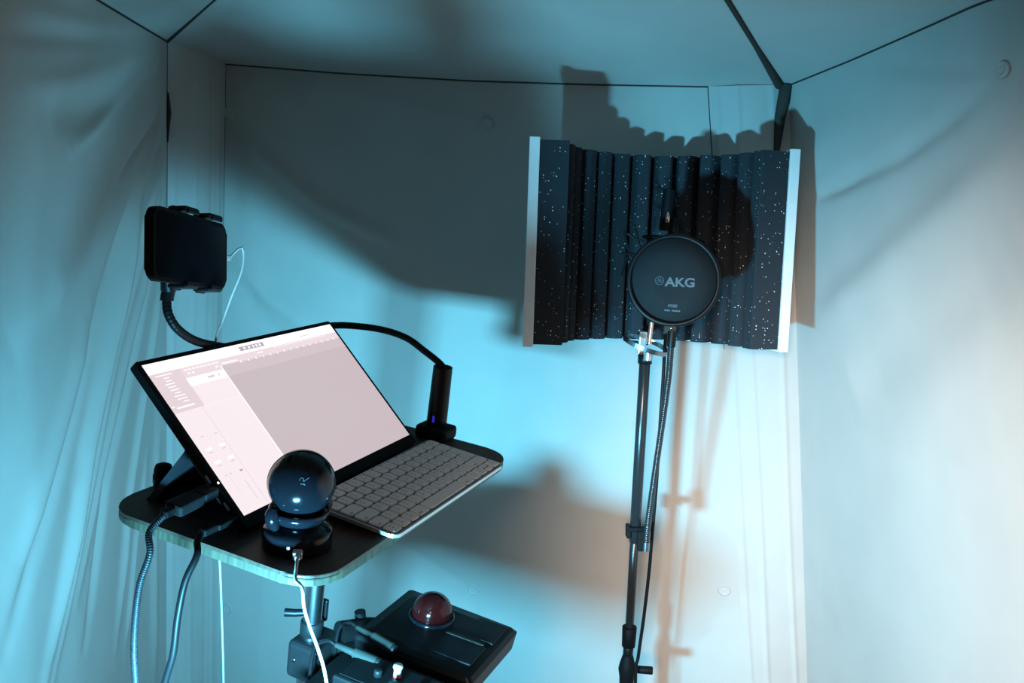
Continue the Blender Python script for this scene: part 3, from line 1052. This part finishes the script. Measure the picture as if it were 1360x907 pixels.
# white charging cable from the phone, behind the monitor and the desk, to the floor
pe = np.array(pm(PW / 2, -0.001, -0.005).translation)
wp = [pe, pe + PA * 0.014]
wp += [at(px, py, d) for px, py, d in ((320, 328, 1.030), (323.5, 340, 1.035), (320, 362, 1.035), (308, 392, 1.035), (295, 428, 1.037), (286, 456, 1.04))]
wp += [dw(dl(276, 560, y=0.335)), dw(dl(284, 660, y=0.330)), dw(dl(291, 735, y=0.325)), dw(dl(294, 800, y=0.325)), dw(dl(297, 915, y=0.330))]
wp += drop(wp[-1])
root, o_ = cable('phone_cable', 'thin white cable running from the phone down behind the desk', wp, 0.0014, 'cable_white')
plug_boxes(root, o_, pe - PA * 0.002, pe + PA * 0.02, [(0.0, 0.013, 0.008, 0.0065, 'plug_body'), (0.012, 0.019, 0.0042, 0.0042, 'strain_relief')], ['cable_white', 'cable_white'])

# ------------------------------------------------------------------ clamp-on tray below the desk
TZ = -0.232
tr = thing('clamp_tray', 'black metal tray clamped to the desk pole by a swivel bracket', 'tray', on_desk(PX, PY, TZ))
def tl(p):
    return np.array(p) - np.array([PX, PY, TZ])
MB().prism([tuple(tl((x, y, 0))[:2]) for x, y in rounded_rect(-0.02, 0.268, -0.055, 0.120, 0.014, 4)], -0.008, 0.0, 0.0015).build('tray_plate', 'matte', tr)
# pole clamp, block of two halves with the swivel
c0 = tl((PX, PY, -0.235))
MB().box(tl((PX + 0.004, PY - 0.006, -0.252)), (0.058, 0.050, 0.052), 0.007, 3).build('pole_clamp', 'grey', tr)
MB().box(tl((PX + 0.030, PY - 0.036, -0.248)), (0.052, 0.040, 0.040), 0.008, 3).build('swivel_block', 'matte', tr)
MB().tube([tl((PX + 0.020, PY - 0.030, -0.222)), tl((PX + 0.060, PY - 0.050, -0.226)), tl((PX + 0.092, PY - 0.062, -0.236))], [0.016, 0.014, 0.012], 14).build('swivel_arm', 'matte', tr)
MB().tube([tl((PX + 0.056, PY - 0.036, -0.205)), tl((PX + 0.058, PY - 0.040, -0.232))], 0.0075, 14).build('tightening_knob', 'black', tr)
lv = [tl((PX, PY + 0.010, -0.196)), tl((PX - 0.008, PY + 0.022, -0.197)), tl((PX - 0.013, PY + 0.034, -0.198))]
MB().tube(lv, [0.0045, 0.005, 0.0055], 10).build('clamp_lever', 'black', tr)
MB().box(tl((PX + 0.019, PY - 0.004, -0.196)), (0.006, 0.010, 0.030), 0.0015).build('clamp_tab', 'black', tr)
for k in (-1, 1):
    MB().lathe([(0.0032, 0), (0.0032, 0.0012), (0.0014, 0.0014)], 12, tl((PX - 0.0252, PY - 0.006 + 0.012 * k, -0.25)), mat=R3(-math.pi / 2, 'Y')).build('bolt', 'steel', tr)

# trackball on the tray
tb = thing('trackball', 'black trackball with a dark red ball lying on the tray under the desk', 'trackball', on_desk(0.185, 0.022, TZ))
def bl(x, y, z):
    return (x - 0.185, y - 0.022, z - TZ)
def tb_body():
    bm = bmesh.new()
    def ringv(x0, x1, y0, y1, r, zf, zb):
        out = []
        for x, y in rounded_rect(x0, x1, y0, y1, r, 3):
            t = (y - y0) / (y1 - y0)
            out.append(bm.verts.new(bl(x, y, zf + (zb - zf) * t)))
        return out
    rings = [ringv(0.116, 0.256, -0.060, 0.104, 0.006, TZ + 0.0006, TZ + 0.0006), ringv(0.114, 0.258, -0.063, 0.106, 0.006, -0.208, -0.206), ringv(0.116, 0.254, -0.058, 0.103, 0.006, -0.2035, -0.199),
             ringv(0.130, 0.238, -0.030, 0.090, 0.010, -0.200, -0.197)]
    n_ = len(rings[0])
    bm.faces.new(rings[0][::-1]); bm.faces.new(rings[-1])
    for a, c in zip(rings, rings[1:]):
        for i in range(n_):
            bm.faces.new((a[i], a[(i + 1) % n_], c[(i + 1) % n_], c[i]))
    return bm
MB().bm_add(tb_body()).build('body', 'black', tb)
M['ruby'] = MAT('dark_red_ball', (0.022, 0.002, 0.002), 0.12, spec=0.3, var=0.25, scale=40)
BX, BY = 0.206, 0.043
sphere(bl(BX, BY, -0.1915), 0.0268).build('ball', 'ruby', tb)
MB().torus(0.0282, 0.0032, 48, 10, c=bl(BX, BY, -0.1975)).build('ball_socket', 'gloss', tb)
b = MB()
b.box(bl(0.160, -0.018, -0.2011), (0.046, 0.062, 0.005), 0.0018)
b.build('button_pad', 'black', tb)
MB().box(bl(0.222, -0.030, -0.2024), (0.050, 0.044, 0.005), 0.0018).build('button_pad', 'black', tb)
MB().box(bl(0.184, -0.018, -0.1976), (0.004, 0.054, 0.0012), 0.0005).build('trim_strip', 'midgrey', tb)

# hub in front of the trackball with two grey plugs
HX, HY = 0.052, 0.018
hb = thing('audio_interface', 'black box with sockets lying on the tray beside the trackball', 'audio box', on_desk(HX, HY, TZ))
def hl(x, y, z):
    return (x - HX, y - HY, z - TZ)
MB().box(hl(0.048, -0.004, -0.2115), (0.062, 0.150, 0.040), 0.003).build('case', 'matte', hb)
MB().box(hl(0.048, -0.004, -0.1914), (0.050, 0.138, 0.0012), 0.0004).build('top_plate', 'black', hb)
for k in range(4):
    MB().lathe([(0.005, 0), (0.005, 0.007), (0.0042, 0.008), (0.0006, 0.008)], 18, hl(0.034 + 0.010 * (k % 2), -0.052 + 0.026 * k, -0.191)).build('control_knob', 'grey', hb)
MB().box(hl(0.0163, 0.04, -0.208), (0.001, 0.026, 0.014), 0.0003).build('socket_plate', 'steel', hb)
def jack(px_a, px_b, za, zb, lbl):
    a, c = dl(*px_a, z=za), dl(*px_b, z=zb)
    A, B = dw(a), dw(c)
    d = (B - A) / np.linalg.norm(B - A)
    pts = [A + d * (-0.012) , A, B, ]
    tail = [B, B + d * 0.012, B + d * 0.03 + np.array([0, 0, -0.02]), B + d * 0.036 + np.array([0, 0, -0.08])]
    rt_ = thing('jack_cable', lbl, 'cable', Matrix.Translation(Vector(B)))
    L = np.linalg.norm(B - A)
    def sec(t0, t1, r0, r1, nm, mt):
        MB().tube([A + d * (t0 * L) - B, A + d * (t0 * L + 0.001) - B, A + d * (t1 * L - 0.001) - B, A + d * (t1 * L) - B], [r0 * 0.85, r0, r1, r1 * 0.85], 16).build(nm, mt, rt_)
    sec(-0.02, 0.10, 0.0062, 0.0062, 'plug_collar', 'grey')
    n_ = 9
    for k in range(1):
        pts_ = [A + d * (L * (0.06 + 0.50 * i / 24)) - B for i in range(25)]
        MB().tube(pts_, [0.0068 + (0.00035 if i % 2 else 0) for i in range(25)], 16).build('plug_body', 'midgrey', rt_)
    sec(0.56, 1.0, 0.0046, 0.0034, 'strain_relief', 'midgrey')
    MB().tube([p_ - B for p_ in smooth_path(tail, 8)], 0.0025, 10).build('cord', 'rubber', rt_)
    return rt_
jack((524, 863), (474, 833), -0.196, -0.190, 'grey jack plug lying next to the trackball, cord bent to the pole')
jack((503, 881), (446, 856), -0.194, -0.188, 'grey jack plug lying on the black box away from the trackball')
# white and red signal plug at the front of the box
wr = thing('phono_plug', 'small white and red connector standing on the black box', 'plug', on_desk(*dl(528, 893, z=-0.185)[:2], -0.191))
MB().lathe([(0.0045, 0.003), (0.0045, 0.010), (0.0060, 0.013), (0.0052, 0.0155)], 16).build('plug_body', 'cable_white', wr)
MB().lathe([(0.0048, 0), (0.0048, 0.003)], 16).build('red_ring', 'red', wr)

# ------------------------------------------------------------------ microphone stand with reflection filter
S_T = at(857, 472, 1.525)
S_B = at(836, 835, 1.615)
sdn = (S_B - S_T) / np.linalg.norm(S_B - S_T)
foot = S_T + sdn * (S_T[2] / -sdn[2])
stand = thing('microphone_stand', 'black telescopic microphone stand beneath the foam shield', 'mic stand', Matrix.Translation(Vector((foot[0], foot[1], 0))))
F0 = np.array([foot[0], foot[1], 0])
def sl_(p):
    return np.array(p) - F0
def along(t):
    return S_T + sdn * t
def t_at(py):      # distance along the pole that shows at photo row py
    lo_, hi_ = -0.2, 1.2
    for _ in range(50):
        mid = (lo_ + hi_) / 2
        pr = CM @ (along(mid) - CAM)
        if 453.5 + FPX * pr[1] / pr[2] < py: lo_ = mid
        else: hi_ = mid
    return lo_
def seg(name, y0, y1, r, mat, r1=None, n=24):
    a, c = t_at(y0), t_at(y1)
    return MB().tube([sl_(along(a)), sl_(along(a + 0.0008)), sl_(along(c - 0.0008)), sl_(along(c))], [r * 0.9, r, r1 or r, (r1 or r) * 0.9], n).build(name, mat, stand)
seg('pole_cap', 470, 483, 0.0125, 'black')
seg('upper_pole', 480, 720, 0.0098, 'darksteel')
seg('middle_pole', 715, 842, 0.0082, 'darksteel')
seg('pole_collar', 832, 858, 0.0135, 'matte', 0.0125)
seg('lower_pole', 856, 872, 0.0095, 'black')
tj = t_at(888)
MB().tube([sl_(along(t_at(868))), sl_(along(tj - 0.012)), sl_(along(tj)), sl_(along(tj + 0.014)), sl_(along(tj + 0.05))], [0.009, 0.014, 0.0165, 0.014, 0.012], 20).build('tilt_joint', 'matte', stand)
kd = C_R * 0.97 - C_F * 0.2
MB().tube([sl_(along(tj)), sl_(along(tj) + kd * 0.018), sl_(along(tj) + kd * 0.020), sl_(along(tj) + kd * 0.046), sl_(along(tj) + kd * 0.048)], [0.006, 0.006, 0.0072, 0.0075, 0.006], 16).build('tilt_knob', 'matte', stand)
MB().tube([sl_(along(tj + 0.045)), sl_(foot + np.array([0, 0, 0.12]))], 0.0125, 20).build('base_tube', 'darksteel', stand)
MB().lathe([(0.022, 0.16), (0.026, 0.15), (0.026, 0.10), (0.018, 0.09)], 20).build('leg_hub', 'matte', stand)
for k in range(3):
    a = 0.5 + k * 2 * math.pi / 3
    MB().tube([(math.cos(a) * 0.015, math.sin(a) * 0.015, 0.13), (math.cos(a) * 0.20, math.sin(a) * 0.20, 0.012)], 0.008, 12).build('leg', 'darksteel', stand)

# reflection filter: curved white board lined with ridged foam
FR_ = R3(0.1142, 'Z') @ R3(-0.0985, 'X') @ R3(-0.0344, 'Y')
FC = Vector((0.2431, 1.4967, CAM[2] - 0.107))
FMAT = Matrix.Translation(FC) @ FR_.to_4x4()
rf = thing('reflection_filter', 'curved white acoustic shield lined with speckled dark ridged foam', 'acoustic shield', FMAT @ Matrix.Translation((0, 0, -0.175)))
RO, HALF = 0.2345, math.radians(84)
YC = -RO * math.cos(HALF)       # arc centre so that the ends lie at y = 0
def arc(r, a):
    return (r * math.sin(a), -YC * 0 + r * math.cos(a) - RO * math.cos(HALF))
N = 64
PT = 0.0155
HB = 0.350
outer = [arc(RO, -HALF + 2 * HALF * k / N) for k in range(N + 1)]
inner = [arc(RO - PT, -HALF + 2 * HALF * k / N) for k in range(N + 1)]
MB().prism((outer + inner[::-1])[::-1], 0, HB, 0.0).build('board', 'white', rf)
# foam: ridge profile along the arc, deep grooves between rounded ribs
ribs = 13
prof = []
RI = RO - PT - 0.0004
HF = math.radians(83.2)
steps = 14
for k in range(ribs):
    for j in range(steps):
        s = j / steps
        a = -HF + 2 * HF * (k + s) / ribs
        edge = k in (0, ribs - 1)
        # rounded trapezoid
        g = abs(s - 0.5) * 2.16
        h = 0.050 * max(0.0, 1 - g ** 5) ** 0.5
        if k == 0 and s < 0.5: h = 0.050
        if k == ribs - 1 and s > 0.5: h = 0.050
        h = max(h, 0.012)
        h *= 1 + 0.05 * math.sin(k * 2.3)
        prof.append(arc(RI - h, a))
prof.append(arc(RI - 0.050, HF))
rim = [arc(RI, -HF + 2 * HF * k / N) for k in range(N + 1)]
MB().prism((rim + prof[::-1])[::-1], 0.0035, HB - 0.0035).build('foam_lining', 'foam', rf)
for s in (-1, 1):
    p = arc(RO - PT / 2, s * HALF)
    bmx = MB()
    bmx.box((p[0] + s * 0.0002, p[1] - 0.0016, HB / 2), (PT + 0.002, 0.004, HB + 0.001), 0.0014)
    bmx.build('edge_trim', 'white', rf)

# bracket under the filter
def pxb(px, py, d=1.515):
    return at(px, py, d)
br = thing('filter_bracket', 'steel strap bracket with a brass rod holding the foam shield on its stand', 'bracket', Matrix.Translation(Vector(pxb(858, 470))))
B0 = pxb(858, 470)
def bq(p):
    return np.array(p) - B0
ctr = pxb(858, 457.5)
Xa = pxb(888, 468) - pxb(828, 446)
Xa = Xa / np.linalg.norm(Xa)
Ya = C_F * 0.93 - C_D * 0.36
Ya = Ya - Xa * np.dot(Ya, Xa); Ya /= np.linalg.norm(Ya)
Za = np.cross(Xa, Ya)
rm = Matrix((Xa, Ya, Za)).transposed()
vs, fs = [], []
nn = 48
for i in range(nn):
    a = 2 * math.pi * i / nn
    for rr, zz in ((1.0, -0.004), (1.0, 0.004), (0.95, 0.004), (0.95, -0.004)):
        vs.append(bq(ctr) + Xa * (0.0415 * rr * math.cos(a)) + Ya * (0.030 * rr * math.sin(a)) + Za * zz)
for i in range(nn):
    for j in range(4):
        fs.append((i * 4 + j, ((i + 1) % nn) * 4 + j, ((i + 1) % nn) * 4 + (j + 1) % 4, i * 4 + (j + 1) % 4))
MB().add(vs, fs, 0, False).build('strap', 'steel', br)
MB().tube([bq(pxb(865.5, 428, 1.51)), bq(pxb(862, 457, 1.51))], 0.0042, 16).build('threaded_rod', 'copper', br)
MB().tube([bq(pxb(861, 464, 1.515)), bq(pxb(860, 479, 1.515))], 0.0085, 6).build('hex_nut', 'alu', br)
MB().box(bq(pxb(853, 456, 1.535)), (0.013, 0.010, 0.044), 0.002).build('clamp_bar', 'alu', br)
mid_b = np.array(FMAT @ Vector((0, RO - RO * math.cos(HALF) - PT / 2, -0.175)))
pA = pxb(853, 452, 1.54)
bar_d = Vector(mid_b - pA)
L_ = bar_d.length
bar_d.normalize()
zz_ = Vector((0, 0, 1)); yy_ = zz_.cross(bar_d).normalized(); zz_ = bar_d.cross(yy_)
MB().box(Vector(bq((pA + mid_b) / 2)) + Vector((0, 0, -0.006)), (L_ + 0.02, 0.020, 0.004), 0.001, 1, Matrix((bar_d, yy_, zz_)).transposed()).build('support_arm', 'darksteel', br)

# ------------------------------------------------------------------ microphone in its shock mount, behind the pop filter
mc = at(890, 352, 1.515)
mic = thing('microphone', 'black studio microphone hanging in front of the foam behind the pop filter', 'microphone', Matrix.Translation(Vector(mc + np.array([0, 0, -0.07]))))
mz = 0.07
MB().lathe([(0.018, mz - 0.060), (0.024, mz - 0.056), (0.025, mz - 0.01), (0.025, mz + 0.03), (0.022, mz + 0.042), (0.014, mz + 0.05)], 32).build('body', 'matte', mic)
MB().lathe([(0.0225, mz - 0.058), (0.0225, mz - 0.085), (0.017, mz - 0.098), (0.004, mz - 0.102)], 32).build('grille', 'grey', mic)
MB().lathe([(0.0085, mz + 0.050), (0.0095, mz + 0.055), (0.0095, mz + 0.080)], 20).build('socket_neck', 'black', mic)
tip = at(886.5, 291, 1.490) - (mc + np.array([0, 0, -0.07]))
MB().lathe([(0.0040, -0.006), (0.0040, 0.004), (0.0022, 0.009), (0.0010, 0.013)], 16, tip).build('stud', 'copper', mic)
MB().tube([tip + np.array([0, 0.012, -0.02]), tip + np.array([0, 0.012, 0.05])], 0.0105, 18).build('connector', 'matte', mic)
sm = thing('shock_mount', 'black spider shock mount ring around the microphone', 'shock mount', Matrix.Translation(Vector(mc)))
for dz, R_ in ((0.045, 0.052), (-0.030, 0.052)):
    MB().torus(R_, 0.0022, 48, 8, c=(0, 0, dz)).build('ring', 'black', sm)
MB().torus(0.029, 0.0022, 40, 8, c=(0, 0, 0.01)).build('inner_ring', 'black', sm)
for k in range(6):
    a = 0.3 + k * math.pi / 3
    for dz in (0.045, -0.030):
        MB().tube([(math.cos(a) * 0.052, math.sin(a) * 0.052, dz), (math.cos(a + 0.2) * 0.029, math.sin(a + 0.2) * 0.029, 0.01)], 0.0011, 6).build('elastic_cord', 'rubber', sm)
def smp(px, py, d=1.47):
    return at(px, py, d) - mc
for pts in (((829, 305), (833, 325), (836, 338)), ((843, 298), (847, 315), (850, 328)), ((826, 366), (831, 348), (836, 336)), ((826, 337), (836, 337), (848, 338)), ((833, 310), (845, 318), (856, 320)), ((836, 338), (846, 356), (860, 362))):
    MB().tube([smp(*p) for p in pts], 0.0020, 8).build('bracket_arm', 'black', sm)
for a, c in (((843, 298), (850, 340)), ((836, 338), (860, 362))):
    pass

# ------------------------------------------------------------------ pop filter on its own gooseneck
pc = at(894.5, 372.5, 1.415)
rz = 0.035
PX_ = C_R * math.cos(rz) + C_D * math.sin(rz)
PZ_ = -(pc - CAM) / np.linalg.norm(pc - CAM)
PX_ = PX_ - PZ_ * np.dot(PX_, PZ_); PX_ /= np.linalg.norm(PX_)
PY_ = np.cross(PZ_, PX_)
PFM = Matrix(((PX_[0], PY_[0], PZ_[0], pc[0]), (PX_[1], PY_[1], PZ_[1], pc[1]), (PX_[2], PY_[2], PZ_[2], pc[2]), (0, 0, 0, 1)))
pf = thing('pop_filter', 'round black pop filter with grey lettering on a metal gooseneck', 'pop filter', PFM)
RP = 0.0755
MB().lathe([(RP - 0.002, -0.008), (RP, -0.006), (RP, 0.004), (RP - 0.0015, 0.0062), (RP - 0.005, 0.0068), (RP - 0.0072, 0.0055), (RP - 0.0078, 0.0), (RP - 0.0078, -0.006), (RP - 0.006, -0.008)], 96).build('hoop', 'black', pf)
MB().lathe([(RP - 0.006, -0.0012), (RP - 0.006, 0.0), (0.03, 0.0008), (0.0005, 0.0010)], 64).build('cloth', 'mesh', pf)
K = 1.415 / FPX
def put_text(body, px, py, size, off, nm, sx=1.0, ital=0.0):
    vs, fs = text_mesh(body, size, off)
    x0, y0 = (px - 894.5) * K, -(py - 372.5) * K
    MB().add([((x + ital * y) * sx + x0, y + y0, 0.00135) for x, y, z in vs], fs).build(nm, 'print', pf)
put_text('AKG', 903.3, 375.2, 0.0200, 0.00055, 'lettering', 1.16)
put_text('PF80', 895.0, 406.5, 0.0066, 0.00010, 'lettering', 1.15)
b = MB()
for k, (x, w) in enumerate(((884.5, 1.6), (886.6, 1.4), (888.4, 1.4), (890.2, 1.4), (894.2, 1.6), (896.2, 1.4), (898, 1.4), (899.8, 1.4), (901.8, 1.6), (903.8, 1.2))):
    x0, y0 = (x - 894.5) * K, -(412.6 - 372.5 + 0.03 * (x - 894)) * K
    b.add([(x0, y0 - 0.0012, 0.00135), (x0 + w * K, y0 - 0.0012, 0.00135), (x0 + w * K, y0 + 0.0012, 0.00135), (x0, y0 + 0.0012, 0.00135)], [(0, 1, 2, 3)])
b.build('small_print', 'print', pf)
b = MB()
ex, ey = (876.2 - 894.5) * K, -(373.2 - 372.5) * K
b.torus(0.0066, 0.00055, 40, 6, c=(ex, ey, 0.0012))
for k in range(3):
    a = math.pi / 2 + k * 2 * math.pi / 3
    b.torus(0.0021, 0.00035, 24, 6, c=(ex + 0.0026 * math.cos(a), ey + 0.0026 * math.sin(a), 0.0012))
b.build('emblem', 'print', pf)
PFI = PFM.inverted()
def pfl(p):
    return PFI @ Vector(p)
MB().box((-0.001, -RP - 0.004, 0.0), (0.026, 0.018, 0.012), 0.004, 3).build('hoop_socket', 'black', pf)
MB().lathe([(0.0022, 0), (0.0022, 0.001), (0.001, 0.0014)], 12, (0.0, -RP - 0.002, 0.006)).build('screw', 'steel', pf)
gk = smooth_path([at(px, py, d) for px, py, d in ((893, 440, 1.413), (891, 462, 1.416), (888, 500, 1.425), (882, 545, 1.44), (874, 600, 1.46), (866, 655, 1.48), (860, 700, 1.495), (857.5, 731, 1.50))], 14)
gq = resample(gk, 0.0010)
MB().tube([pfl(a) for a in gq], [0.0052 + 0.0006 * math.sin(k * 1.7) for k in range(len(gq))], 12).build('gooseneck', 'darksteel', pf)
MB().tube([pfl(a) for a in gq[:26]], 0.0072, 14).build('neck_sleeve', 'black', pf)
MB().tube([pfl(a) for a in gq[-16:]], 0.0064, 14).build('neck_ferrule', 'steel', pf)
# clamp gripping the pole
pcl = along(t_at(712))
cb = lambda px, py, d: pfl(at(px, py, d))
pr_ = CM @ (pcl - CAM)
dcl = pr_[2]
b = MB()
def wbox(c, size, bev):
    rot = Matrix((Vector(C_R), Vector(-C_D), Vector(-C_F))).transposed()
    bm = MB().box((0, 0, 0), size, bev, 2, PFM.to_3x3().inverted() @ rot)
    cc = pfl(c)
    return [(v[0] + cc.x, v[1] + cc.y, v[2] + cc.z) for v in bm.v], bm.f
for nm, c, s, mt in (('clamp_jaw', at(834.5, 705, dcl), (0.008, 0.024, 0.024), 'matte'), ('clamp_body', at(848, 703, dcl - 0.014), (0.034, 0.009, 0.010), 'matte'), ('clamp_block', at(853.5, 718, 1.505), (0.018, 0.034, 0.016), 'matte'), ('clamp_screw', at(859, 701, dcl), (0.014, 0.012, 0.014), 'black'),
                     ('clamp_back', at(848, 703, dcl + 0.016), (0.034, 0.010, 0.008), 'matte')):
    vs, fs = wbox(c, s, 0.002)
    MB().add(vs, fs).build(nm, mt, pf)

# microphone cable hanging beside the stand
xl = [mc + np.array([0.01, 0.02, 0.02]), mc + np.array([0.012, 0.03, -0.05])] + [at(px, py, d) for px, py, d in ((884, 450, 1.53), (881, 500, 1.52), (877, 560, 1.53), (872, 640, 1.55), (867, 700, 1.56), (862, 760, 1.58), (855, 820, 1.59), (848, 870, 1.60), (844, 912, 1.61))]
xl += [np.array([foot[0] + 0.02, foot[1] - 0.01, 0.4]), np.array([foot[0] + 0.06, foot[1] - 0.03, 0.02]), np.array([foot[0] + 0.12, foot[1] - 0.08, 0.006])]
cable('microphone_cable', 'black microphone cable hanging along the microphone stand', xl, 0.0031, 'rubber')
